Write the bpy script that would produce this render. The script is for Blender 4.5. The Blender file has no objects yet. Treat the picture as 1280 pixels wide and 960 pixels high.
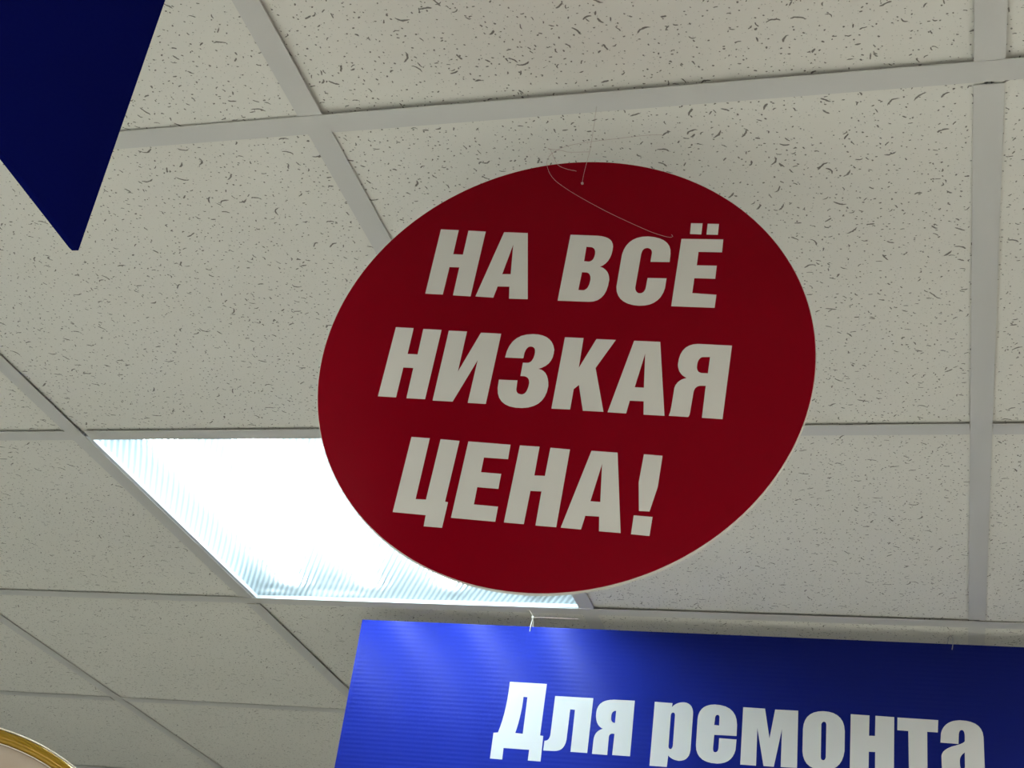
import bpy, bmesh, math, random
from mathutils import Vector, Matrix
from mathutils.geometry import tessellate_polygon

S = bpy.context.scene
COL = S.collection
random.seed(7)

# ------------------------------------------------------------------ camera
EYE = 1.75                      # camera height above the floor
H = EYE + 0.8484                # underside of the ceiling grid
cam_d = bpy.data.cameras.new('camera')
cam_d.sensor_width = 36.0
cam_d.lens = 36.0 * 1799.25 / 1280.0
cam_d.clip_start = 0.02
cam = bpy.data.objects.new('camera', cam_d)
COL.objects.link(cam)
cx_, cy_, cz_ = ((0.95714991, 0.25673328, 0.13398532),
                 (-0.01649613, 0.51025234, -0.85986652),
                 (-0.28912268, 0.82081092, 0.49262309))
cam.matrix_world = Matrix(((cx_[0], -cy_[0], -cz_[0], 0.56265),
                           (cx_[1], -cy_[1], -cz_[1], -0.33583),
                           (cx_[2], -cy_[2], -cz_[2], EYE),
                           (0, 0, 0, 1)))
S.camera = cam

# ------------------------------------------------------------------ world and exposure
w = bpy.data.worlds.new('world')
S.world = w
w.use_nodes = True
w.node_tree.nodes['Background'].inputs[0].default_value = (0.5, 0.5, 0.5, 1)
w.node_tree.nodes['Background'].inputs[1].default_value = 0.0
S.view_settings.view_transform = 'Standard'
S.view_settings.look = 'None'
S.view_settings.gamma = 1.0
S.view_settings.use_curve_mapping = False
S.view_settings.exposure = 0.62
TUBE_W = 43.0                   # radiance of the fluorescent tubes seen in the photograph
ADDED_PANEL_W = 16.4                  # radiance of the unseen ceiling panels added to light the room

# ------------------------------------------------------------------ helpers
def new_mat(name):
    m = bpy.data.materials.new(name)
    m.use_nodes = True
    nt = m.node_tree
    nt.nodes.clear()
    out = nt.nodes.new('ShaderNodeOutputMaterial')
    return m, nt, out

def N(nt, t, **kw):
    n = nt.nodes.new(t)
    for k, v in kw.items():
        setattr(n, k, v)
    return n

def math_n(nt, op, a, b=None, c=None, clamp=False):
    n = nt.nodes.new('ShaderNodeMath')
    n.operation = op
    n.use_clamp = clamp
    for i, v in enumerate((a, b, c)):
        if v is None:
            continue
        if isinstance(v, (int, float)):
            n.inputs[i].default_value = v
        else:
            nt.links.new(v, n.inputs[i])
    return n.outputs[0]

def principled(name, col, rough=0.5, metallic=0.0, spec=0.5, noise=0.0, nscale=30.0, bump=0.0):
    m, nt, out = new_mat(name)
    p = N(nt, 'ShaderNodeBsdfPrincipled')
    p.inputs['Base Color'].default_value = (*col, 1)
    p.inputs['Roughness'].default_value = rough
    p.inputs['Metallic'].default_value = metallic
    p.inputs['Specular IOR Level'].default_value = spec
    nt.links.new(p.outputs[0], out.inputs[0])
    if noise or bump:
        tc = N(nt, 'ShaderNodeTexCoord')
        nz = N(nt, 'ShaderNodeTexNoise')
        nz.inputs['Scale'].default_value = nscale
        nz.inputs['Detail'].default_value = 4
        nt.links.new(tc.outputs['Object'], nz.inputs['Vector'])
        if noise:
            mx = N(nt, 'ShaderNodeMix', data_type='RGBA')
            mx.inputs['A'].default_value = (*[c * (1 - noise) for c in col], 1)
            mx.inputs['B'].default_value = (*[min(1, c * (1 + noise)) for c in col], 1)
            nt.links.new(nz.outputs['Fac'], mx.inputs['Factor'])
            nt.links.new(mx.outputs['Result'], p.inputs['Base Color'])
        if bump:
            bp = N(nt, 'ShaderNodeBump')
            bp.inputs['Strength'].default_value = bump
            bp.inputs['Distance'].default_value = 0.001
            nt.links.new(nz.outputs['Fac'], bp.inputs['Height'])
            nt.links.new(bp.outputs[0], p.inputs['Normal'])
    return m

def obj(name, bm, mat, parent=None, loc=None):
    me = bpy.data.meshes.new(name)
    bm.normal_update()
    bm.to_mesh(me)
    bm.free()
    if mat:
        for m in (mat if isinstance(mat, (list, tuple)) else [mat]):
            me.materials.append(m)
    o = bpy.data.objects.new(name, me)
    COL.objects.link(o)
    if parent:
        o.parent = parent
    if loc:
        o.location = loc
    return o

def inst(name, me, parent, loc, rot=(0, 0, 0), scale=None):
    o = bpy.data.objects.new(name, me)
    COL.objects.link(o)
    o.parent = parent
    o.location = loc
    o.rotation_euler = rot
    if scale:
        o.scale = scale
    return o

def box(bm, x0, x1, y0, y1, z0, z1, mi=0):
    v = [bm.verts.new(p) for p in ((x0, y0, z0), (x1, y0, z0), (x1, y1, z0), (x0, y1, z0),
                                   (x0, y0, z1), (x1, y0, z1), (x1, y1, z1), (x0, y1, z1))]
    for f in ((3, 2, 1, 0), (4, 5, 6, 7), (0, 1, 5, 4), (1, 2, 6, 5), (2, 3, 7, 6), (3, 0, 4, 7)):
        bm.faces.new([v[i] for i in f]).material_index = mi
    return v

def boxbm(*a):
    bm = bmesh.new()
    box(bm, *a)
    return bm

def smooth_path(pts, n=6):
    P = [Vector(p) for p in pts]
    P = [2 * P[0] - P[1]] + P + [2 * P[-1] - P[-2]]
    out = []
    for i in range(1, len(P) - 2):
        a, b, c, d = P[i - 1:i + 3]
        for k in range(n):
            t = k / n
            out.append(0.5 * ((2 * b) + (c - a) * t + (2 * a - 5 * b + 4 * c - d) * t * t + (3 * b - a - 3 * c + d) * t ** 3))
    out.append(P[-2])
    return out

def tube(bm, pts, r, seg=6):
    rings = []
    up = Vector((0.3, 0.9, 0.2)).normalized()
    for i, p in enumerate(pts):
        t = (pts[min(i + 1, len(pts) - 1)] - pts[max(i - 1, 0)]).normalized()
        a = t.cross(up)
        if a.length < 1e-4:
            a = t.cross(Vector((1, 0, 0)))
        a.normalize()
        b = t.cross(a)
        rr = r[i] if isinstance(r, (list, tuple)) else r
        rings.append([bm.verts.new(p + (a * math.cos(2 * math.pi * k / seg) + b * math.sin(2 * math.pi * k / seg)) * rr) for k in range(seg)])
    for A, B in zip(rings[:-1], rings[1:]):
        for k in range(seg):
            bm.faces.new((A[k], A[(k + 1) % seg], B[(k + 1) % seg], B[k])).smooth = True
    bm.faces.new(rings[0][::-1])
    bm.faces.new(rings[-1])
    return bm

def tag(o, label=None, cat=None, group=None, kind=None):
    if label: o['label'] = label
    if cat: o['category'] = cat
    if group: o['group'] = group
    if kind: o['kind'] = kind
    return o

def empty(name, loc, rz=0.0):
    o = bpy.data.objects.new(name, None)
    o.empty_display_size = 0.1
    COL.objects.link(o)
    o.location = loc
    o.rotation_euler = (0, 0, rz)
    return o

# ------------------------------------------------------------------ materials
def tile_material():
    """mineral-fibre board: warm white, with pin holes and short curved worm tracks"""
    m, nt, out = new_mat('mineral_fibre_tile')
    L = nt.links
    tc = N(nt, 'ShaderNodeTexCoord')
    oi = N(nt, 'ShaderNodeObjectInfo')
    off = N(nt, 'ShaderNodeVectorMath', operation='MULTIPLY_ADD')
    comb = N(nt, 'ShaderNodeCombineXYZ')
    L.new(oi.outputs['Random'], comb.inputs[0])
    L.new(oi.outputs['Random'], comb.inputs[1])
    L.new(comb.outputs[0], off.inputs[0])
    off.inputs[1].default_value = (37.0, 91.0, 0)
    L.new(tc.outputs['Object'], off.inputs[2])
    base = off.outputs[0]

    def tracks(scale, length, width, curve, shift, density, aniso=1.0):
        mp = N(nt, 'ShaderNodeMapping')
        mp.inputs['Location'].default_value = (shift, shift * 1.7, 0)
        L.new(base, mp.inputs[0])
        wn = N(nt, 'ShaderNodeTexNoise')
        wn.inputs['Scale'].default_value = 260
        wn.inputs['Detail'].default_value = 1
        L.new(mp.outputs[0], wn.inputs['Vector'])
        ws = N(nt, 'ShaderNodeVectorMath', operation='MULTIPLY_ADD')
        L.new(wn.outputs['Color'], ws.inputs[0])
        ws.inputs[1].default_value = (0.0022, 0.0022, 0)
        L.new(mp.outputs[0], ws.inputs[2])
        vo = N(nt, 'ShaderNodeTexVoronoi', voronoi_dimensions='2D')
        vo.inputs['Scale'].default_value = scale
        vo.inputs['Randomness'].default_value = 0.9
        L.new(ws.outputs[0], vo.inputs['Vector'])
        d = N(nt, 'ShaderNodeVectorMath', operation='SUBTRACT')
        L.new(ws.outputs[0], d.inputs[0])
        L.new(vo.outputs['Position'], d.inputs[1])
        sc = N(nt, 'ShaderNodeSeparateColor')
        L.new(vo.outputs['Color'], sc.inputs[0])
        ang = math_n(nt, 'MULTIPLY', math_n(nt, 'SUBTRACT', sc.outputs[0], 0.5), math.pi * aniso)
        ro = N(nt, 'ShaderNodeVectorRotate', rotation_type='Z_AXIS')
        L.new(d.outputs[0], ro.inputs['Vector'])
        L.new(ang, ro.inputs['Angle'])
        sx = N(nt, 'ShaderNodeSeparateXYZ')
        L.new(ro.outputs[0], sx.inputs[0])
        x, y = sx.outputs[0], sx.outputs[1]
        cv = math_n(nt, 'MULTIPLY', math_n(nt, 'SUBTRACT', sc.outputs[1], 0.5), curve)
        yy = math_n(nt, 'ABSOLUTE', math_n(nt, 'SUBTRACT', y, math_n(nt, 'MULTIPLY', math_n(nt, 'MULTIPLY', x, x), cv)))
        ln = math_n(nt, 'MULTIPLY', math_n(nt, 'ADD', math_n(nt, 'MULTIPLY', sc.outputs[2], 0.8), 0.2), length)
        fx = math_n(nt, 'DIVIDE', math_n(nt, 'ABSOLUTE', x), ln)
        fy = math_n(nt, 'DIVIDE', yy, width)
        rr = math_n(nt, 'ADD', math_n(nt, 'POWER', fx, 4.0), math_n(nt, 'MULTIPLY', fy, fy))
        mk = math_n(nt, 'SUBTRACT', 1.0, rr, clamp=True)
        mk = math_n(nt, 'MULTIPLY', mk, 1.9, clamp=True)
        # some cells stay empty
        wv = N(nt, 'ShaderNodeTexWhiteNoise', noise_dimensions='2D')
        L.new(vo.outputs['Position'], wv.inputs['Vector'])
        keep = math_n(nt, 'LESS_THAN', wv.outputs['Value'], density)
        return math_n(nt, 'MULTIPLY', mk, keep)

    a = tracks(46.0, 0.0075, 0.00100, 150.0, 0.0, 0.26, 0.75)
    b = tracks(88.0, 0.0036, 0.00070, 300.0, 3.1, 0.30, 1.0)
    c = tracks(135.0, 0.0013, 0.00080, 0.0, 7.7, 0.50, 1.0)
    e = tracks(210.0, 0.0007, 0.00040, 0.0, 11.7, 0.55, 1.0)
    hole = math_n(nt, 'MAXIMUM', math_n(nt, 'MAXIMUM', a, b), math_n(nt, 'MAXIMUM', c, math_n(nt, 'MULTIPLY', e, 0.5)))
    big = N(nt, 'ShaderNodeTexNoise')
    big.inputs['Scale'].default_value = 5
    big.inputs['Detail'].default_value = 3
    L.new(base, big.inputs['Vector'])
    colr = N(nt, 'ShaderNodeMix', data_type='RGBA')
    colr.inputs['A'].default_value = (0.705, 0.695, 0.65, 1)
    colr.inputs['B'].default_value = (0.77, 0.755, 0.705, 1)
    L.new(big.outputs['Fac'], colr.inputs['Factor'])
    dk = N(nt, 'ShaderNodeMix', data_type='RGBA')
    L.new(math_n(nt, 'MULTIPLY', hole, 0.76), dk.inputs['Factor'])
    L.new(colr.outputs['Result'], dk.inputs['A'])
    dk.inputs['B'].default_value = (0.055, 0.045, 0.035, 1)
    fn = N(nt, 'ShaderNodeTexNoise')
    fn.inputs['Scale'].default_value = 900
    L.new(base, fn.inputs['Vector'])
    hgt = math_n(nt, 'SUBTRACT', math_n(nt, 'MULTIPLY', fn.outputs['Fac'], 0.12), hole)
    bp = N(nt, 'ShaderNodeBump')
    bp.inputs['Strength'].default_value = 0.5
    bp.inputs['Distance'].default_value = 0.0008
    L.new(hgt, bp.inputs['Height'])
    p = N(nt, 'ShaderNodeBsdfPrincipled')
    p.inputs['Roughness'].default_value = 0.95
    p.inputs['Specular IOR Level'].default_value = 0.1
    L.new(dk.outputs['Result'], p.inputs['Base Color'])
    L.new(bp.outputs[0], p.inputs['Normal'])
    L.new(p.outputs[0], out.inputs[0])
    return m

M_TILE = tile_material()
M_TEE = principled('painted_tee', (0.60, 0.595, 0.58), 0.35, spec=0.5, noise=0.03, nscale=8)
M_WALL = principled('wall_paint', (0.38, 0.37, 0.35), 0.9, noise=0.03, nscale=3)
M_FLOOR = principled('floor_tile', (0.70, 0.71, 0.66), 0.5, noise=0.08, nscale=2)
M_PLENUM = principled('plenum_concrete', (0.20, 0.19, 0.18), 0.95, noise=0.1)
M_NYLON = principled('clear_nylon_line', (0.45, 0.33, 0.31), 0.3, spec=0.6, noise=0.02)
M_CORD = principled('white_cord', (0.80, 0.77, 0.68), 0.8, noise=0.08, nscale=900)
M_DGREY = principled('grey_loop_cord', (0.25, 0.25, 0.27), 0.6, noise=0.05, nscale=700)
M_LETTER = principled('white_vinyl', (0.57, 0.565, 0.525), 0.5, spec=0.3, noise=0.015, nscale=20)
M_LETTER_B = principled('white_print', (0.53, 0.54, 0.53), 0.45, spec=0.3, noise=0.01, nscale=20)
M_FOAM = principled('foam_board_edge', (0.62, 0.58, 0.53), 0.8, noise=0.05, nscale=300)

def glossy_sheet(name, diff, gcol, grough, gfac, ribs=0.0, rib_period=0.0072, spec_rough=0.25, spec=0.3):
    m, nt, out = new_mat(name)
    L = nt.links
    tc = N(nt, 'ShaderNodeTexCoord')
    nz = N(nt, 'ShaderNodeTexNoise')
    nz.inputs['Scale'].default_value = 14
    L.new(tc.outputs['Object'], nz.inputs['Vector'])
    mx = N(nt, 'ShaderNodeMix', data_type='RGBA')
    mx.inputs['A'].default_value = (*[c * .94 for c in diff], 1)
    mx.inputs['B'].default_value = (*[c * 1.06 for c in diff], 1)
    L.new(nz.outputs['Fac'], mx.inputs['Factor'])
    p = N(nt, 'ShaderNodeBsdfPrincipled')
    L.new(mx.outputs['Result'], p.inputs['Base Color'])
    p.inputs['Roughness'].default_value = spec_rough
    p.inputs['Specular IOR Level'].default_value = spec
    g = N(nt, 'ShaderNodeBsdfGlossy')
    g.inputs['Color'].default_value = (*gcol, 1)
    g.inputs['Roughness'].default_value = grough
    ms = N(nt, 'ShaderNodeMixShader')
    ms.inputs[0].default_value = gfac
    L.new(p.outputs[0], ms.inputs[1])
    L.new(g.outputs[0], ms.inputs[2])
    if ribs:
        sx = N(nt, 'ShaderNodeSeparateXYZ')
        L.new(tc.outputs['Object'], sx.inputs[0])
        s = math_n(nt, 'SINE', math_n(nt, 'MULTIPLY', sx.outputs[2], 2 * math.pi / rib_period))
        n2 = N(nt, 'ShaderNodeTexNoise')
        n2.inputs['Scale'].default_value = 5
        mp = N(nt, 'ShaderNodeMapping')
        mp.inputs['Scale'].default_value = (0.6, 1, 9)
        L.new(tc.outputs['Object'], mp.inputs[0])
        L.new(mp.outputs[0], n2.inputs['Vector'])
        h = math_n(nt, 'ADD', s, math_n(nt, 'MULTIPLY', n2.outputs['Fac'], 3.0))
        bp = N(nt, 'ShaderNodeBump')
        bp.inputs['Strength'].default_value = ribs
        bp.inputs['Distance'].default_value = 0.0002
        L.new(h, bp.inputs['Height'])
        L.new(bp.outputs[0], p.inputs['Normal'])
        L.new(bp.outputs[0], g.inputs['Normal'])
    L.new(ms.outputs[0], out.inputs[0])
    return m

M_RED = glossy_sheet('red_print', (0.185, 0.0006, 0.0068), (0.5, 0.1, 0.12), 0.3, 0.01, spec=0.03)
M_BLUE = glossy_sheet('blue_corrugated_plastic', (0.0005, 0.0005, 0.024), (0.065, 0.125, 1.0), 0.60, 0.12, ribs=0.2, spec=0.06, spec_rough=0.2)
M_NAVY = glossy_sheet('navy_sign_plastic', (0.003, 0.005, 0.085), (0.05, 0.1, 1.0), 0.3, 0.01, spec=0.0)

def panel_material(name, col, strength):
    m, nt, out = new_mat(name)
    e = N(nt, 'ShaderNodeEmission')
    e.inputs[0].default_value = (*col, 1)
    e.inputs[1].default_value = strength
    nt.links.new(e.outputs[0], out.inputs[0])
    return m

def diffuser_material():
    m, nt, out = new_mat('prismatic_diffuser')
    L = nt.links
    tc = N(nt, 'ShaderNodeTexCoord')
    ro = N(nt, 'ShaderNodeVectorRotate', rotation_type='Z_AXIS')
    ro.inputs['Angle'].default_value = math.radians(-30)
    L.new(tc.outputs['Object'], ro.inputs['Vector'])
    sx = N(nt, 'ShaderNodeSeparateXYZ')
    L.new(ro.outputs[0], sx.inputs[0])
    s = math_n(nt, 'SINE', math_n(nt, 'MULTIPLY', sx.outputs[0], 2 * math.pi / 0.0085))
    f = math_n(nt, 'ADD', math_n(nt, 'MULTIPLY', s, 0.5), 0.5)
    cm = N(nt, 'ShaderNodeMix', data_type='RGBA')
    cm.inputs['A'].default_value = (0.50, 0.58, 0.60, 1)
    cm.inputs['B'].default_value = (0.88, 0.96, 0.99, 1)
    L.new(f, cm.inputs['Factor'])
    bp = N(nt, 'ShaderNodeBump')
    bp.inputs['Strength'].default_value = 0.6
    bp.inputs['Distance'].default_value = 0.001
    L.new(s, bp.inputs['Height'])
    tr = N(nt, 'ShaderNodeBsdfTransparent')
    tr.inputs[0].default_value = (0.92, 0.97, 1.0, 1)
    tl = N(nt, 'ShaderNodeBsdfTranslucent')
    L.new(cm.outputs['Result'], tl.inputs['Color'])
    rf = N(nt, 'ShaderNodeBsdfRefraction')
    rf.inputs['IOR'].default_value = 1.45
    rf.inputs['Roughness'].default_value = 0.5
    L.new(cm.outputs['Result'], rf.inputs['Color'])
    L.new(bp.outputs[0], rf.inputs['Normal'])
    m1 = N(nt, 'ShaderNodeMixShader')
    m1.inputs[0].default_value = 0.955
    L.new(tl.outputs[0], m1.inputs[1])
    L.new(rf.outputs[0], m1.inputs[2])
    m2 = N(nt, 'ShaderNodeMixShader')
    m2.inputs[0].default_value = 0.06
    L.new(m1.outputs[0], m2.inputs[1])
    L.new(tr.outputs[0], m2.inputs[2])
    L.new(m2.outputs[0], out.inputs[0])
    return m

M_DIFF = diffuser_material()
M_TUBE = panel_material('fluorescent_tube', (0.84, 0.94, 1.0), TUBE_W)
M_ADDED_PANEL = panel_material('added_lit_panel', (1.0, 0.92, 0.84), ADDED_PANEL_W)  # warm glow of the panels added to brighten the ceiling
M_ADDED_PANEL_COOL = panel_material('added_lit_panel_cool', (0.76, 0.95, 1.0), ADDED_PANEL_W * 1.0)  # bluish panels added to cool the light on the left
M_HOUSE = principled('grey_reflector', (0.10, 0.12, 0.125), 0.5, noise=0.02)
M_FRAME = principled('lamp_frame', (0.62, 0.66, 0.70), 0.4, noise=0.02)

# ------------------------------------------------------------------ the room
X0, X1, Y0, Y1 = -3.0, 3.0, -3.0, 5.4
def struct(name, bm, mat):
    return tag(obj(name, bm, mat), kind='structure')
struct('floor', boxbm(X0, X1, Y0, Y1, -0.05, 0.0), M_FLOOR)
HT = H + 0.20
struct('wall_left', boxbm(X0 - 0.1, X0, Y0 - .1, Y1 + .1, 0, HT), M_WALL)
struct('wall_right', boxbm(X1, X1 + 0.1, Y0 - .1, Y1 + .1, 0, HT), M_WALL)
struct('wall_back', boxbm(X0, X1, Y1, Y1 + 0.1, 0, HT), M_WALL)
struct('wall_front', boxbm(X0, X1, Y0 - .1, Y0, 0, HT), M_WALL)

ceiling = struct('ceiling', boxbm(X0, X1, Y0, Y1, HT, HT + 0.08), M_PLENUM)

# grid lines: x = 0.6 i, y = 0.6 j.  Main runners at odd j, 1.2 m tees between them, 0.6 m tees between those.
W = 0.0245
def tee_mesh(name, length, along):
    bm = bmesh.new()
    h = W / 2
    for (a0, a1, z0, z1) in ((-h, h, 0, 0.0009), (-0.0008, 0.0008, 0.0009, 0.032), (-0.003, 0.003, 0.032, 0.040)):
        if along == 'x':
            box(bm, -length / 2, length / 2, a0, a1, z0, z1)
        else:
            box(bm, a0, a1, -length / 2, length / 2, z0, z1)
    me = bpy.data.meshes.new(name)
    bm.to_mesh(me); bm.free()
    me.materials.append(M_TEE)
    return me
main_me = tee_mesh('main_runner', X1 - X0 - 0.004, 'x')
long_me = tee_mesh('long_cross_tee', 1.2 - W - 0.0006, 'y')
short_me = tee_mesh('short_cross_tee', 0.6 - W - 0.0010, 'x')
line_dx = {-1: -0.0055, -2: 0.004}
line_dy = {3: -0.0005}
def gx(i): return 0.6 * i + line_dx.get(i, 0.0)
def gy(j): return 0.6 * j + line_dy.get(j, 0.0)
mains = [j for j in range(-5, 9) if j % 2]
for j in mains:
    rz = 0.0085 if j == 3 else (-0.0065 if j == 1 else 0.0)
    inst('main_runner', main_me, ceiling, (0, gy(j), H), (0, 0, rz))
for a, b in zip(mains[:-1], mains[1:]):
    for i in range(-4, 5):
        inst('long_cross_tee', long_me, ceiling, (gx(i), 0.3 * (a + b) , H + 0.0007),
             (0, 0, random.uniform(-.0006, .0006)))
for i in range(-5, 5):
    for j in range(-4, 9, 2):
        inst('short_cross_tee', short_me, ceiling, (0.3 + 0.6 * i, gy(j), H + 0.0009),
             (0, random.uniform(-.0004, .0004), random.uniform(-.001, .001)))

# tiles lie on the flanges, not quite flat
def tile_mesh():
    bm = bmesh.new()
    s = 0.297
    v = box(bm, -s, s, -s, s, 0, 0.014)
    bmesh.ops.bevel(bm, geom=[e for e in bm.edges if all(x.co.z < 0.001 for x in e.verts)], offset=0.0012, segments=1, affect='EDGES')
    me = bpy.data.meshes.new('ceiling_tile')
    bm.to_mesh(me); bm.free()
    me.materials.append(M_TILE)
    return me
tile_me = tile_mesh()
# cells (i, j) spanning x 0.6i..0.6i+0.6 that hold a lamp
LAMPS = [(-1, 2)]
ADDED_LAMPS = [(-1, -2), (2, -2), (2, 2), (-1, -5), (2, -5), (-3, -1), (-4, -4)]  # cells of unseen panels, added to light the room
special = {(0, 0): (0.0042, 0.0030, 0.0015), (-1, 0): (0.0016, 0, 0), (1, 0): (0.0075, 0.002, 0), (-1, 1): (0.0014, .0045, 0), (-2, 1): (0.001, .005, 0), (0, 1): (0.001, .004, 0.001), (1, 1): (0.001, .005, 0), (0, 2): (0.001, 0.003, 0.002), (-1, 3): (0.001, 0.001, 0.004)}
rt = random.Random(5)
for i in range(-5, 5):
    for j in range(-5, 9):
        if (i, j) in LAMPS or (i, j) in ADDED_LAMPS:
            continue
        dz = 0.0012 + rt.random() * 0.0012
        rx, ry = rt.uniform(-.0012, .0012), rt.uniform(-.0012, .0012)
        turn = rt.choice((0, 1, 2, 3))
        if (i, j) in special:
            dz, rx, ry = special[(i, j)]
            dz += 0.001
        lift = 0.297 * (abs(rx) + abs(ry))
        inst('ceiling_tile', tile_me, ceiling, (0.3 + 0.6 * i, 0.3 + 0.6 * j, H + 0.0012 + dz * 0.5 + lift + .0006), (rx, ry, 0))

# ------------------------------------------------------------------ ceiling lights
def ceiling_light_real(i, j):
    t = empty('ceiling_light', (0.3 + 0.6 * i, 0.3 + 0.6 * j, H + 0.002))
    tag(t, 'lit square fluorescent ceiling panel with ribbed diffuser, beside the round red sign', 'light')
    s, fr = 0.2965, 0.009
    bm = bmesh.new()
    for a in ((-s, s, -s, -s + fr), (-s, s, s - fr, s), (-s, -s + fr, -s + fr, s - fr), (s - fr, s, -s + fr, s - fr)):
        box(bm, *a, 0.0, 0.006)
    obj('frame', bm, M_FRAME, t)
    bm = bmesh.new()
    q = s - 0.003
    z1 = 0.095
    box(bm, -q, q, -q, q, z1, z1 + 0.002)
    box(bm, -q - .001, -q, -q, q, 0.0065, z1 + .002); box(bm, q, q + .001, -q, q, 0.0065, z1 + .002)
    box(bm, -q, q, -q - .001, -q, 0.0065, z1 + .002); box(bm, -q, q, q, q + .001, 0.0065, z1 + .002)
    obj('housing', bm, M_HOUSE, t)
    bm = bmesh.new()
    d = s - fr + 0.003
    vs = [bm.verts.new(p) for p in ((-d, -d, 0.0064), (-d, d, 0.0064), (d, d, 0.0064), (d, -d, 0.0064))]
    bm.faces.new(vs)
    obj('diffuser', bm, M_DIFF, t)
    for k in range(4):
        x = -0.213 + 0.142 * k
        bm = bmesh.new()
        bmesh.ops.create_cone(bm, cap_ends=True, segments=20, radius1=0.013, radius2=0.013, depth=0.53,
                              matrix=Matrix.Translation((x, -0.005, TUBE_Z)) @ Matrix.Rotation(math.pi / 2, 4, 'X'))
        for f in bm.faces: f.smooth = len(f.verts) == 4
        tb = obj('fluorescent_tube', bm, M_TUBE, t)
        for sy in (-1, 1):
            cb = bmesh.new()
            bmesh.ops.create_cone(cb, cap_ends=True, segments=16, radius1=0.0136, radius2=0.0136, depth=0.014,
                                  matrix=Matrix.Translation((x, -0.005 + sy * 0.271, TUBE_Z)) @ Matrix.Rotation(math.pi / 2, 4, 'X'))
            box(cb, x - .012, x + .012, -0.005 + sy * 0.278, -0.005 + sy * 0.286, TUBE_Z - .02, 0.095) if sy > 0 else box(cb, x - .012, x + .012, -0.005 - 0.286, -0.005 - 0.278, TUBE_Z - .02, 0.095)
            obj('lamp_holder', cb, M_FRAME, tb)
    return t
TUBE_Z = 0.055
ceiling_light_real(-1, 2)

def ceiling_light_added(i, j, where):  # plain glowing panel added out of view as fill light
    t = empty('ceiling_light', (0.3 + 0.6 * i, 0.3 + 0.6 * j, H + 0.002))
    tag(t, where, 'light', 'added ceiling panels outside the picture')
    s, fr = 0.2965, 0.009
    bm = bmesh.new()
    for a in ((-s, s, -s, -s + fr), (-s, s, s - fr, s), (-s, -s + fr, -s + fr, s - fr), (s - fr, s, -s + fr, s - fr)):
        box(bm, *a, 0.0, 0.006)
    box(bm, -s, s, -s, s, 0.008, 0.06)
    obj('frame', bm, M_FRAME, t)
    obj('diffuser', boxbm(-s + fr, s - fr, -s + fr, s - fr, 0.004, 0.0078), M_ADDED_PANEL_COOL if i < -1 else M_ADDED_PANEL, t)
WHERE = {(-1, -2): 'added warm white square ceiling light panel behind the camera, nearest on the left',
         (2, -2): 'added warm white square ceiling light panel behind the camera, nearest on the right',
         (2, 2): 'added warm white square ceiling light panel to the right of the round red sign',
         (-1, -5): 'added warm white square ceiling light panel at the rear wall, on the left',
         (2, -5): 'added warm white square ceiling light panel at the rear wall, on the right',
         (-3, -1): 'added cool white square ceiling light panel behind the navy sign, left of the camera',
         (-4, -4): 'added cool white square ceiling light panel by the left wall, behind the camera'}
for k_, (i, j) in enumerate(ADDED_LAMPS):
    ceiling_light_added(i, j, WHERE[(i, j)])

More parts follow.
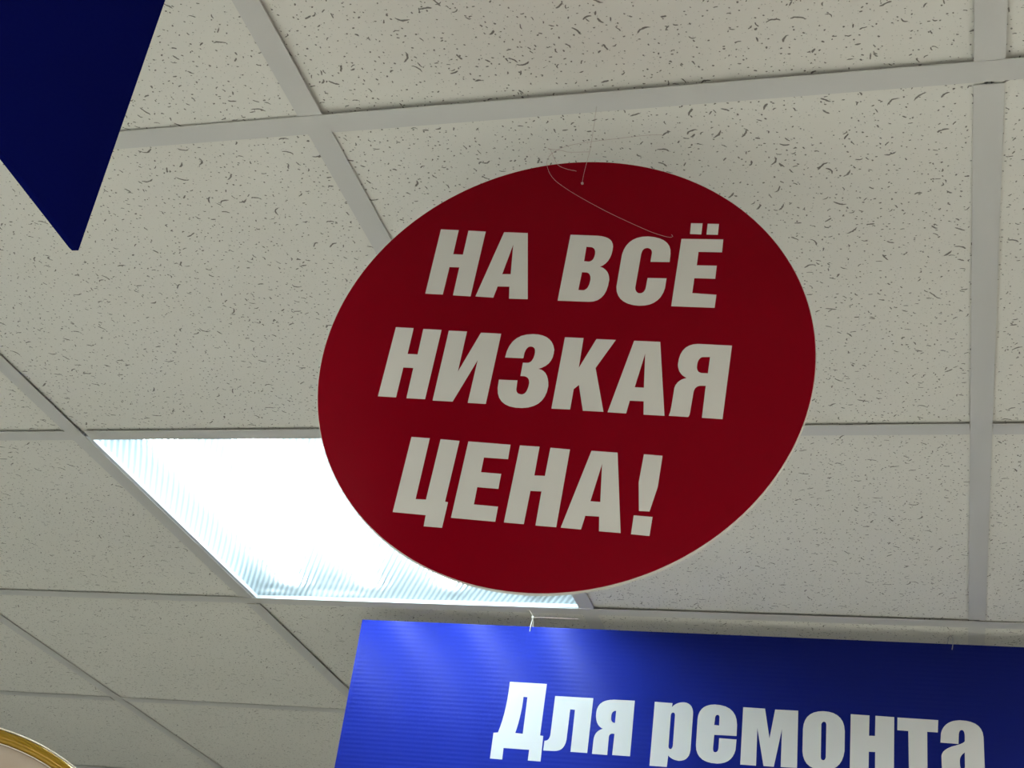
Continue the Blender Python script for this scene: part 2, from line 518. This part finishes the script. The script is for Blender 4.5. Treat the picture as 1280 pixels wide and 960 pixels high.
# ------------------------------------------------------------------ lettering
DISC_LETTERS = [[[[(-1188,1285),(-1029,1275),(-1038,1023),(-951,1018),(-941,1269),(-788,1258),(-820,595),(-972,605),(-962,888),(-1049,892),(-1062,612),(-1215,621)]]],[[[(-625,1250),(-419,1239),(-331,569),(-489,574),(-502,693),(-603,695),(-624,583),(-777,595)],[(-528,1122),(-508,817),(-582,818)]]],[[[(-48,1219),(185,1206),(220,1201),(249,1192),(274,1180),(294,1164),(308,1145),(318,1122),(323,1096),(322,1054),(318,1016),(309,982),(297,953),(280,928),(260,908),(235,892),(257,883),(275,870),(291,854),(304,836),(314,814),(321,789),(325,761),(321,703),(312,655),(297,615),(276,585),(250,563),(219,550),(181,546),(-79,556)],[(100,1095),(134,1092),(147,1090),(157,1084),(166,1077),(172,1066),(177,1054),(180,1039),(181,1021),(179,1001),(176,984),(172,970),(165,959),(156,950),(146,945),(134,943),(96,948)],[(91,838),(129,836),(139,833),(148,827),(155,819),(161,808),(166,795),(169,779),(170,760),(168,733),(164,710),(158,691),(150,676),(140,666),(129,659),(115,658),(80,661)]]],[[[(804,937),(648,941),(653,1029),(651,1042),(647,1054),(642,1063),(636,1070),(627,1075),(618,1079),(607,1080),(597,1078),(588,1075),(581,1069),(575,1060),(570,1049),(567,1035),(564,1019),(546,687),(548,672),(552,660),(557,649),(564,641),(571,635),(580,631),(590,630),(600,631),(608,635),(615,640),(621,648),(626,657),(630,669),(632,682),(639,780),(792,776),(788,683),(777,636),(761,597),(739,566),(711,541),(678,523),(638,513),(593,510),(543,517),(500,531),(464,551),(435,577),(414,609),(399,647),(392,692),(406,1010),(416,1060),(432,1102),(454,1136),(483,1163),(517,1182),(558,1193),(605,1196),(658,1189),(703,1175),(740,1155),(768,1130),(789,1098),(801,1061),(805,1018)]]],[[[(884,1169),(1224,1161),(1222,1033),(1032,1039),(1027,904),(1188,900),(1184,773),(1016,779),(1010,633),(1203,618),(1197,494),(852,507)]],[[(951,1328),(1045,1325),(1042,1214),(950,1219)]],[[(1088,1321),(1180,1318),(1177,1209),(1085,1212)]]],[[[(-1411,285),(-1257,277),(-1265,27),(-1178,23),(-1172,270),(-1015,262),(-1044,-394),(-1200,-389),(-1192,-106),(-1278,-102),(-1289,-383),(-1442,-376)]]],[[[(-951,256),(-797,249),(-814,-136),(-677,239),(-507,231),(-539,-426),(-687,-419),(-665,-21),(-813,-411),(-979,-405)]]],[[[(-442,6),(-292,1),(-291,30),(-289,55),(-284,76),(-277,92),(-268,104),(-257,111),(-244,113),(-233,111),(-223,106),(-216,100),(-210,91),(-206,80),(-204,67),(-203,52),(-205,27),(-209,5),(-215,-12),(-222,-26),(-232,-35),(-243,-41),(-256,-42),(-289,-41),(-293,-164),(-264,-165),(-251,-168),(-240,-174),(-230,-182),(-223,-192),(-218,-204),(-214,-219),(-213,-236),(-215,-262),(-219,-283),(-224,-301),(-231,-315),(-240,-325),(-250,-331),(-262,-333),(-274,-331),(-284,-328),(-293,-323),(-300,-316),(-305,-307),(-309,-296),(-311,-284),(-312,-206),(-463,-202),(-463,-278),(-454,-327),(-438,-367),(-414,-400),(-382,-425),(-343,-443),(-296,-453),(-242,-455),(-193,-449),(-152,-435),(-118,-414),(-92,-385),(-73,-348),(-61,-304),(-57,-251),(-62,-215),(-70,-183),(-81,-155),(-95,-133),(-113,-115),(-133,-103),(-157,-95),(-126,-82),(-100,-65),(-79,-43),(-64,-17),(-54,13),(-50,48),(-50,87),(-62,125),(-79,157),(-101,183),(-128,203),(-161,218),(-199,227),(-242,230),(-293,225),(-336,212),(-372,189),(-401,156),(-422,115),(-436,65)]]],[[[(24,203),(175,197),(168,-82),(281,189),(437,183),(302,-79),(406,-473),(244,-468),(187,-237),(150,-274),(142,-459),(-6,-455)]]],[[[(585,177),(792,169),(880,-496),(719,-490),(710,-372),(601,-369),(583,-483),(439,-476)],[(683,61),(701,-252),(628,-249)]]],[[[(1354,142),(1321,-514),(1166,-506),(1176,-224),(1135,-224),(1124,-226),(1114,-230),(1106,-236),(1099,-244),(1093,-254),(1089,-267),(1086,-281),(1073,-458),(1072,-467),(1071,-476),(1070,-483),(1068,-489),(1065,-495),(1063,-499),(1060,-502),(913,-495),(916,-485),(918,-474),(921,-463),(923,-451),(924,-437),(926,-423),(927,-409),(937,-249),(942,-229),(950,-212),(960,-196),(973,-183),(988,-172),(1005,-164),(1025,-157),(1006,-146),(990,-133),(977,-118),(965,-101),(957,-81),(951,-60),(948,-36),(951,13),(960,55),(975,90),(995,117),(1021,137),(1052,149),(1090,154)],[(1192,36),(1137,35),(1127,33),(1118,27),(1110,18),(1105,7),(1100,-7),(1097,-23),(1096,-43),(1096,-61),(1099,-76),(1104,-89),(1111,-99),(1121,-106),(1133,-111),(1147,-112),(1185,-113)]]],[[[(-1096,-739),(-945,-746),(-969,-1278),(-885,-1279),(-855,-752),(-701,-763),(-732,-1290),(-708,-1294),(-720,-1508),(-865,-1502),(-865,-1409),(-1131,-1394)]]],[[[(-628,-765),(-289,-784),(-291,-909),(-483,-901),(-488,-1029),(-327,-1038),(-331,-1165),(-498,-1157),(-503,-1304),(-312,-1315),(-316,-1440),(-663,-1422)]]],[[[(-213,-787),(-58,-794),(-67,-1042),(16,-1043),(29,-800),(182,-810),(154,-1464),(-4,-1457),(6,-1174),(-80,-1172),(-95,-1450),(-248,-1443)]]],[[[(350,-816),(551,-826),(639,-1489),(478,-1482),(467,-1363),(362,-1361),(342,-1474),(189,-1466)],[(443,-924),(463,-1244),(387,-1241)]]],[[[(753,-833),(894,-841),(880,-1103),(836,-1306),(758,-1305),(735,-1071)]],[[(723,-1343),(862,-1350),(853,-1503),(717,-1495)]]]]
BANNER_LETTERS = [[[[(2724,-918),(3334,-920),(3330,-1760),(3382,-1764),(3390,-2168),(3186,-2166),(3186,-1997),(2769,-1996),(2773,-2179),(2574,-2176),(2571,-1765),(2644,-1756),(2668,-1656),(2688,-1550),(2704,-1437),(2715,-1318),(2722,-1191),(2725,-1058)],[(2980,-1152),(3046,-1155),(3049,-1750),(2925,-1746),(2941,-1662),(2955,-1577),(2965,-1493),(2973,-1408),(2979,-1323),(2981,-1238)]]],[[[(3495,-1109),(4113,-1109),(4111,-1985),(3846,-1984),(3841,-1314),(3763,-1310),(3761,-1803),(3753,-1852),(3739,-1893),(3720,-1927),(3695,-1954),(3663,-1973),(3626,-1985),(3584,-1989),(3411,-1993),(3412,-1839),(3434,-1836),(3452,-1829),(3467,-1817),(3479,-1801),(3487,-1780),(3493,-1755),(3495,-1725)]]],[[[(4776,-1111),(4783,-1991),(4505,-1990),(4508,-1660),(4487,-1656),(4468,-1656),(4453,-1660),(4441,-1668),(4432,-1679),(4426,-1694),(4424,-1713),(4427,-1995),(4188,-1993),(4188,-1775),(4191,-1737),(4199,-1702),(4212,-1671),(4231,-1645),(4255,-1622),(4284,-1604),(4319,-1589),(4284,-1574),(4254,-1551),(4230,-1523),(4211,-1488),(4197,-1447),(4188,-1399),(4185,-1345),(4189,-1287),(4205,-1237),(4231,-1195),(4269,-1162),(4317,-1138),(4376,-1122),(4445,-1114)],[(4498,-1290),(4478,-1292),(4462,-1299),(4449,-1309),(4439,-1324),(4432,-1343),(4429,-1366),(4429,-1394),(4430,-1417),(4434,-1437),(4441,-1454),(4451,-1467),(4464,-1477),(4480,-1483),(4498,-1486)]]],[[[(5092,-1110),(5370,-1116),(5364,-1180),(5386,-1157),(5409,-1137),(5434,-1121),(5460,-1108),(5488,-1099),(5517,-1093),(5547,-1091),(5587,-1097),(5620,-1110),(5648,-1129),(5670,-1154),(5685,-1186),(5696,-1224),(5700,-1268),(5702,-1831),(5696,-1877),(5685,-1916),(5667,-1947),(5644,-1973),(5615,-1991),(5580,-2003),(5540,-2009),(5510,-2006),(5482,-2001),(5456,-1994),(5432,-1984),(5409,-1971),(5388,-1956),(5369,-1939),(5362,-2116),(5096,-2116)],[(5358,-1305),(5361,-1293),(5364,-1283),(5369,-1275),(5374,-1269),(5381,-1265),(5388,-1263),(5397,-1263),(5404,-1265),(5410,-1270),(5415,-1276),(5419,-1284),(5422,-1293),(5424,-1304),(5424,-1317),(5428,-1788),(5424,-1803),(5420,-1816),(5415,-1826),(5410,-1833),(5403,-1837),(5396,-1839),(5388,-1837),(5381,-1834),(5375,-1830),(5370,-1824),(5366,-1817),(5363,-1808),(5361,-1797),(5361,-1784)]]],[[[(6384,-1570),(6046,-1573),(6041,-1778),(6042,-1796),(6045,-1811),(6049,-1824),(6055,-1833),(6063,-1839),(6072,-1841),(6083,-1841),(6093,-1838),(6101,-1833),(6109,-1825),(6114,-1815),(6119,-1803),(6122,-1789),(6124,-1772),(6125,-1621),(6387,-1624),(6381,-1786),(6366,-1843),(6343,-1892),(6313,-1932),(6275,-1964),(6230,-1988),(6177,-2004),(6116,-2012),(6030,-2008),(5957,-1993),(5896,-1967),(5848,-1929),(5813,-1881),(5790,-1820),(5780,-1749),(5776,-1343),(5782,-1281),(5799,-1229),(5825,-1185),(5861,-1150),(5907,-1124),(5962,-1106),(6027,-1098),(6117,-1103),(6194,-1121),(6258,-1151),(6308,-1194),(6346,-1250),(6370,-1318),(6382,-1399)],[(6037,-1421),(6043,-1295),(6046,-1285),(6050,-1277),(6055,-1270),(6060,-1265),(6065,-1261),(6072,-1259),(6079,-1258),(6086,-1259),(6093,-1262),(6098,-1266),(6102,-1272),(6106,-1279),(6108,-1288),(6109,-1298),(6112,-1424)]]],[[[(6460,-1115),(6791,-1118),(6879,-1576),(6945,-1122),(7289,-1120),(7303,-1996),(7064,-1998),(7059,-1418),(6962,-2002),(6810,-2000),(6690,-1426),(6699,-2003),(6464,-2002)]]],[[[(7370,-1398),(7378,-1325),(7396,-1262),(7426,-1210),(7467,-1168),(7519,-1136),(7583,-1115),(7657,-1105),(7740,-1109),(7811,-1126),(7869,-1155),(7916,-1196),(7951,-1248),(7973,-1313),(7984,-1390),(7986,-1693),(7973,-1772),(7950,-1839),(7918,-1895),(7877,-1939),(7826,-1971),(7766,-1993),(7696,-2003),(7615,-2000),(7546,-1985),(7488,-1958),(7442,-1920),(7408,-1870),(7385,-1808),(7374,-1735)],[(7638,-1305),(7643,-1294),(7648,-1285),(7654,-1278),(7659,-1273),(7666,-1269),(7672,-1267),(7679,-1266),(7688,-1268),(7696,-1273),(7702,-1279),(7707,-1289),(7711,-1300),(7713,-1314),(7713,-1331),(7717,-1802),(7714,-1816),(7710,-1828),(7705,-1838),(7699,-1845),(7693,-1850),(7686,-1854),(7678,-1854),(7669,-1852),(7662,-1848),(7656,-1843),(7651,-1836),(7647,-1828),(7645,-1818),(7644,-1807)]]],[[[(8067,-1127),(8340,-1130),(8336,-1440),(8423,-1438),(8427,-1129),(8698,-1134),(8695,-1958),(8428,-1962),(8428,-1679),(8336,-1680),(8335,-1962),(8067,-1965)]]],[[[(8745,-1136),(9327,-1141),(9319,-1327),(9169,-1326),(9168,-1965),(8909,-1969),(8900,-1331),(8743,-1329)]]],[[[(9608,-1481),(9355,-1475),(9364,-1332),(9381,-1281),(9405,-1237),(9436,-1200),(9475,-1170),(9521,-1147),(9575,-1132),(9635,-1123),(9718,-1126),(9788,-1139),(9847,-1162),(9893,-1194),(9927,-1237),(9949,-1290),(9959,-1353),(9967,-1962),(9730,-1960),(9715,-1907),(9698,-1926),(9679,-1941),(9658,-1953),(9635,-1963),(9609,-1969),(9581,-1973),(9551,-1973),(9503,-1969),(9462,-1959),(9429,-1943),(9403,-1922),(9385,-1894),(9373,-1861),(9369,-1822),(9367,-1675),(9372,-1650),(9383,-1626),(9398,-1603),(9420,-1582),(9446,-1561),(9479,-1542),(9516,-1524),(9563,-1508),(9603,-1493),(9635,-1479),(9661,-1466),(9680,-1453),(9692,-1441),(9697,-1430),(9698,-1355),(9697,-1332),(9694,-1312),(9689,-1295),(9683,-1283),(9675,-1274),(9665,-1269),(9654,-1268),(9644,-1271),(9636,-1277),(9629,-1285),(9624,-1296),(9619,-1310),(9616,-1327),(9614,-1346)],[(9693,-1601),(9674,-1616),(9657,-1633),(9644,-1652),(9633,-1672),(9626,-1695),(9622,-1719),(9621,-1746),(9622,-1775),(9624,-1799),(9628,-1819),(9633,-1835),(9639,-1845),(9647,-1852),(9657,-1853),(9666,-1852),(9674,-1848),(9680,-1842),(9685,-1835),(9689,-1825),(9691,-1813),(9692,-1800)]]]]

def letter_mesh(name, parts, mat, parent, y_front, depth):
    """flat letters cut from film: outline loops in the sheet's own x/z plane, 0.1 mm units"""
    bm = bmesh.new()
    for loops in parts:
        pts = [[Vector((x * 1e-4, 0, z * 1e-4)) for x, z in lp] for lp in loops]
        flat = [p for lp in pts for p in lp]
        tris = tessellate_polygon([[Vector((p.x, p.z, 0)) for p in lp] for lp in pts])
        fv = [bm.verts.new((p.x, y_front - depth, p.z)) for p in flat]
        bv = [bm.verts.new((p.x, y_front, p.z)) for p in flat]
        for t in tris:
            a, b, c = (fv[k] for k in t)
            n = (b.co - a.co).cross(c.co - a.co)
            if n.length < 1e-12:
                continue
            try:
                bm.faces.new((a, b, c) if n.y < 0 else (a, c, b))
            except ValueError:
                pass
        k0 = 0
        for lp in pts:
            n = len(lp)
            for k in range(n):
                a, b = k0 + k, k0 + (k + 1) % n
                bm.faces.new((fv[a], fv[b], bv[b], bv[a]))
            k0 += n
    return obj(name, bm, mat, parent)

# ------------------------------------------------------------------ round red sign
YAW = 0.06677
R_ = 0.2
sign = empty('round_sign', (0.26825, 0.60199, EYE + 0.58534), YAW)
tag(sign, 'round red price sign with three lines of white lettering, hanging on a nylon line', 'sign')
bm = bmesh.new()
T = 0.0042
n = 160
ring = lambda y, r: [bm.verts.new((r * math.cos(2 * math.pi * k / n), y, r * math.sin(2 * math.pi * k / n))) for k in range(n)]
a = ring(0.0005, R_ - 0.0007); 
f = bm.faces.new(a); f.material_index = 0
b = ring(0.0005, R_)
c = ring(T, R_)
for P, Q in ((a, b), (b, c)):
    for k in range(n):
        q = bm.faces.new((P[k], P[(k + 1) % n], Q[(k + 1) % n], Q[k]))
        q.material_index = 1
        q.smooth = False
q = bm.faces.new(c[::-1]); q.material_index = 1
bmesh.ops.recalc_face_normals(bm, faces=bm.faces)
M_CORE = principled('foam_board_core', (0.40, 0.36, 0.32), 0.8, noise=0.1, nscale=400)
disc = obj('board', bm, [M_FOAM, M_FOAM], sign)
# printed red face: a film of its own, a hair in front of the board
bm = bmesh.new()
fr_ = [bm.verts.new(((R_ - .0006) * math.cos(2 * math.pi * k / n), 0.0, (R_ - .0006) * math.sin(2 * math.pi * k / n))) for k in range(n)]
bk_ = [bm.verts.new((v.co.x, 0.0005, v.co.z)) for v in fr_]
bm.faces.new(fr_)
for k in range(n):
    bm.faces.new((fr_[k], bk_[k], bk_[(k + 1) % n], fr_[(k + 1) % n]))
bmesh.ops.recalc_face_normals(bm, faces=bm.faces)
tag(obj('printed_face', bm, M_RED, sign), 'glossy crimson printed film')
for parts in DISC_LETTERS:
    letter_mesh('letter', parts, M_LETTER, sign, 0.0, 0.00015)
# nylon line: hole near the rim, up to the main runner, with loose curls from its knot
hole = (-0.0008, 0.1755)
top = H - (EYE + 0.58534)
bm = bmesh.new()
tube(bm, smooth_path([(hole[0], 0.006, hole[1] + .001), (hole[0], -0.001, hole[1]), (hole[0] + .0006, -0.0016, hole[1] + 0.012), (0.0012, -0.001, 0.2035), (0.0018, -0.0005, 0.211), (0.0022, 0.0, 0.235), (0.002, 0.001, top + 0.001)]), 0.00016)
hl = obj('hanging_line', bm, M_NYLON, sign)
bm = bmesh.new()
bmesh.ops.create_icosphere(bm, subdivisions=2, radius=0.0012, matrix=Matrix.Translation((hole[0], -0.0009, hole[1])))
obj('knot', bm, M_NYLON, sign)
A = [(0.0639, 0.2263), (0.0498, 0.2244), (0.0191, 0.2191), (-0.0046, 0.2144), (-0.0198, 0.2087), (-0.0286, 0.2013), (-0.0318, 0.1922), (-0.0293, 0.1817), (-0.0239, 0.1726), (-0.0158, 0.165), (-0.0002, 0.1538), (0.0274, 0.1368), (0.059, 0.1202), (0.0707, 0.1159), (0.0788, 0.1145), (0.0815, 0.1166), (0.08, 0.12)]
nA = len(A)
ya = [-0.002 - 0.010 * math.sin(math.pi * k / (nA - 1)) for k in range(nA)]
bm = bmesh.new()
tube(bm, smooth_path([(p[0], ya[k], p[1]) for k, p in enumerate(A)]), 0.00015)
obj('loose_curl', bm, M_NYLON, sign)
B = [(0.0019, 0.2103), (-0.0162, 0.2094), (-0.0224, 0.2103), (-0.0341, 0.2114), (-0.0321, 0.2098), (-0.0279, 0.2005), (-0.0225, 0.1905), (-0.0146, 0.1851), (-0.0051, 0.1815)]
bm = bmesh.new()
tube(bm, smooth_path([(p[0], -0.0005 - 0.0012 * k, p[1]) for k, p in enumerate(B)]), 0.00018)
obj('loose_curl', bm, M_NYLON, sign)

# ------------------------------------------------------------------ blue banner
BYAW = 0.03
ban = empty('hanging_banner', (-0.39, 1.8, EYE + 0.82), BYAW)
tag(ban, 'wide blue corrugated plastic banner with white lettering, under the round red sign', 'banner')
bm = bmesh.new()
outl = [(0.0004, 0.0024), (1.0573, 0.0058), (1.245, 0.0064), (1.2475, -0.560), (0.0048, -0.566)]
ft = [bm.verts.new((x, 0, z)) for x, z in outl]
bt = [bm.verts.new((x, 0.004, z)) for x, z in outl]
bm.faces.new(ft); bm.faces.new(bt[::-1])
for k in range(5):
    bm.faces.new((ft[k], bt[k], bt[(k + 1) % 5], ft[(k + 1) % 5]))
bmesh.ops.recalc_face_normals(bm, faces=bm.faces)
obj('corrugated_sheet', bm, M_BLUE, ban)
for parts in BANNER_LETTERS:
    letter_mesh('letter', parts, M_LETTER_B, ban, 0.0, 0.00012)
tz = H - (EYE + 0.82) + 0.001
def cord(name, pts, r, mat, parent, label=None):
    bm = bmesh.new()
    tube(bm, smooth_path(pts), r)
    return tag(obj(name, bm, mat, parent), label)
ban_cord = cord('hanging_cord', [(0.2871, -0.009, tz - .001), (0.2905, -0.008, 0.0280), (0.2969, -0.004, 0.0185), (0.2955, -0.003, 0.0085), (0.2945, -0.002, 0.001), (0.2937, 0.0005, -0.0045)], 0.00075, M_CORD, ban, 'knotted white cord')
cord('hanging_cord', [(0.2969, -0.004, 0.0185), (0.2975, 0.001, 0.010), (0.2960, 0.0055, 0.004), (0.2937, 0.005, -0.004), (0.2937, 0.0, -0.0045)], 0.0007, M_CORD, ban)
bm = bmesh.new()
bmesh.ops.create_icosphere(bm, subdivisions=2, radius=0.0023, matrix=Matrix.Translation((0.2968, -0.004, 0.0182)))
obj('knot', bm, M_CORD, ban)
cord('loose_end', [(0.2969, -0.004, 0.0185), (0.312, -0.006, 0.0176), (0.3284, -0.008, 0.0171), (0.352, -0.008, 0.0168), (0.3755, -0.010, 0.0158)], 0.0004, M_NYLON, ban)
cord('cord_loop', [(0.9545, 0.0055, -0.0030), (0.9483, 0.0050, 0.0042), (0.9490, 0.003, 0.0148), (0.9518, 0.001, 0.0192), (0.9550, -0.001, 0.0150), (0.9552, -0.0015, 0.0045), (0.9540, -0.0005, -0.0035)], 0.0007, M_DGREY, ban, 'small grey cord loop')
cord('hanging_cord', [(1.2, 0.006, -0.004), (1.2, 0.002, 0.008), (1.2, 0.0, tz - .0)], 0.0006, M_CORD, ban)

# ------------------------------------------------------------------ navy sign seen from its edge, upper left
pl = empty('hanging_sign', (0.0441, 0.2910, EYE + 0.479), 0.055)
tag(pl, 'plain dark navy sign panel hanging edge-on, its corner pointing down at upper left', 'sign')
bm = bmesh.new()
prof = [(0.0, 0.0), (0.0, 0.335), (-0.70, 0.335), (-0.70, 0.0), (-0.004, -0.0005)]
TH = 0.0045
fa = [bm.verts.new((0, y, z)) for y, z in prof]
bb = [bm.verts.new((-TH, y, z)) for y, z in prof]
bm.faces.new(fa); bm.faces.new(bb[::-1])
for k in range(5):
    bm.faces.new((fa[k], bb[k], bb[(k + 1) % 5], fa[(k + 1) % 5]))
bmesh.ops.recalc_face_normals(bm, faces=bm.faces)
obj('panel', bm, M_NAVY, pl)
for y in (-0.10, -0.60):
    cord('hanging_line', [(-TH / 2 - .003, y, 0.322), (-TH / 2 - .0028, y, 0.335), (-TH / 2, y, 0.345), (-TH / 2, y, H - EYE - 0.479 + .0)], 0.0003, M_NYLON, pl)

SHADE_LOC = (-0.4446, 0.9936, EYE + 0.1372)
SHADE_YAW, SHADE_TILT = 0.6484, 0.0
# ------------------------------------------------------------------ gold-rimmed round shade, lower left corner
def shade():
    t = empty('display_lamp', SHADE_LOC, 0.0)
    t.rotation_euler = (SHADE_TILT, 0, SHADE_YAW)
    tag(t, 'round glass lamp with a shiny gold rim, cut off by the lower left corner', 'lamp')
    def lathe(prof, mat, name, smooth=True):
        bm = bmesh.new()
        n = 96
        rings = []
        for r, y in prof:
            rings.append([bm.verts.new((r * math.cos(2 * math.pi * k / n), y, r * math.sin(2 * math.pi * k / n))) for k in range(n)])
        for A_, B_ in zip(rings[:-1], rings[1:]):
            for k in range(n):
                bm.faces.new((A_[k], A_[(k + 1) % n], B_[(k + 1) % n], B_[k])).smooth = smooth
        bmesh.ops.recalc_face_normals(bm, faces=bm.faces)
        return obj(name, bm, mat, t)
    gold = principled('polished_gold', (0.62, 0.42, 0.07), 0.16, metallic=1.0, noise=0.05)
    amber = principled('gold_lacquer', (0.30, 0.18, 0.012), 0.12, metallic=0.3, noise=0.1, nscale=20)
    glass = principled('frosted_beige_glass', (0.40, 0.33, 0.26), 0.2, noise=0.25, nscale=9)
    white = principled('bevel_highlight_white', (0.9, 0.86, 0.72), 0.15, noise=0.02)  # near-white colour stands in for the highlight along the rim
    R = 0.240
    tr = lambda rc, r, y: [(rc + r * math.cos(a * math.pi / 6), y + r * math.sin(a * math.pi / 6)) for a in range(13)]
    tag(lathe(tr(R - 0.0008, 0.0008, 0.0), white, 'outer_edge_highlight'), 'thin outer edge with a painted highlight')
    tag(lathe([(R - .0018, 0.001), (R - .003, -0.002), (R - .009, -0.0045), (R - .0145, -0.004), (R - .0160, -0.001)], amber, 'rim'), 'broad gold rim')
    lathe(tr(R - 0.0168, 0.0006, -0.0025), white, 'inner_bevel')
    lathe([(R - .0170, -0.001)] + [((R - .0175) * math.cos(a), -0.0015 - 0.03 * math.sin(a)) for a in [k * math.pi / 2 / 10 for k in range(11)]], glass, 'glass_bowl')
    lathe([(0.0001, 0.004), (R - .002, 0.004), (R - .0015, 0.001)], gold, 'back_plate')
    # it stands on a slim pole with a round foot
    zf = -SHADE_LOC[2]
    bm = bmesh.new()
    tube(bm, [Vector((0, 0.006, -R + .006)), Vector((0, 0.006, zf / 2)), Vector((0, 0.006, zf + .02))], 0.006, 12)
    obj('pole', bm, gold, t)
    bm = bmesh.new()
    bmesh.ops.create_cone(bm, cap_ends=True, segments=48, radius1=0.15, radius2=0.13, depth=0.02, matrix=Matrix.Translation((0, 0.006, zf + .01)))
    obj('foot', bm, gold, t)
    return t
shade()
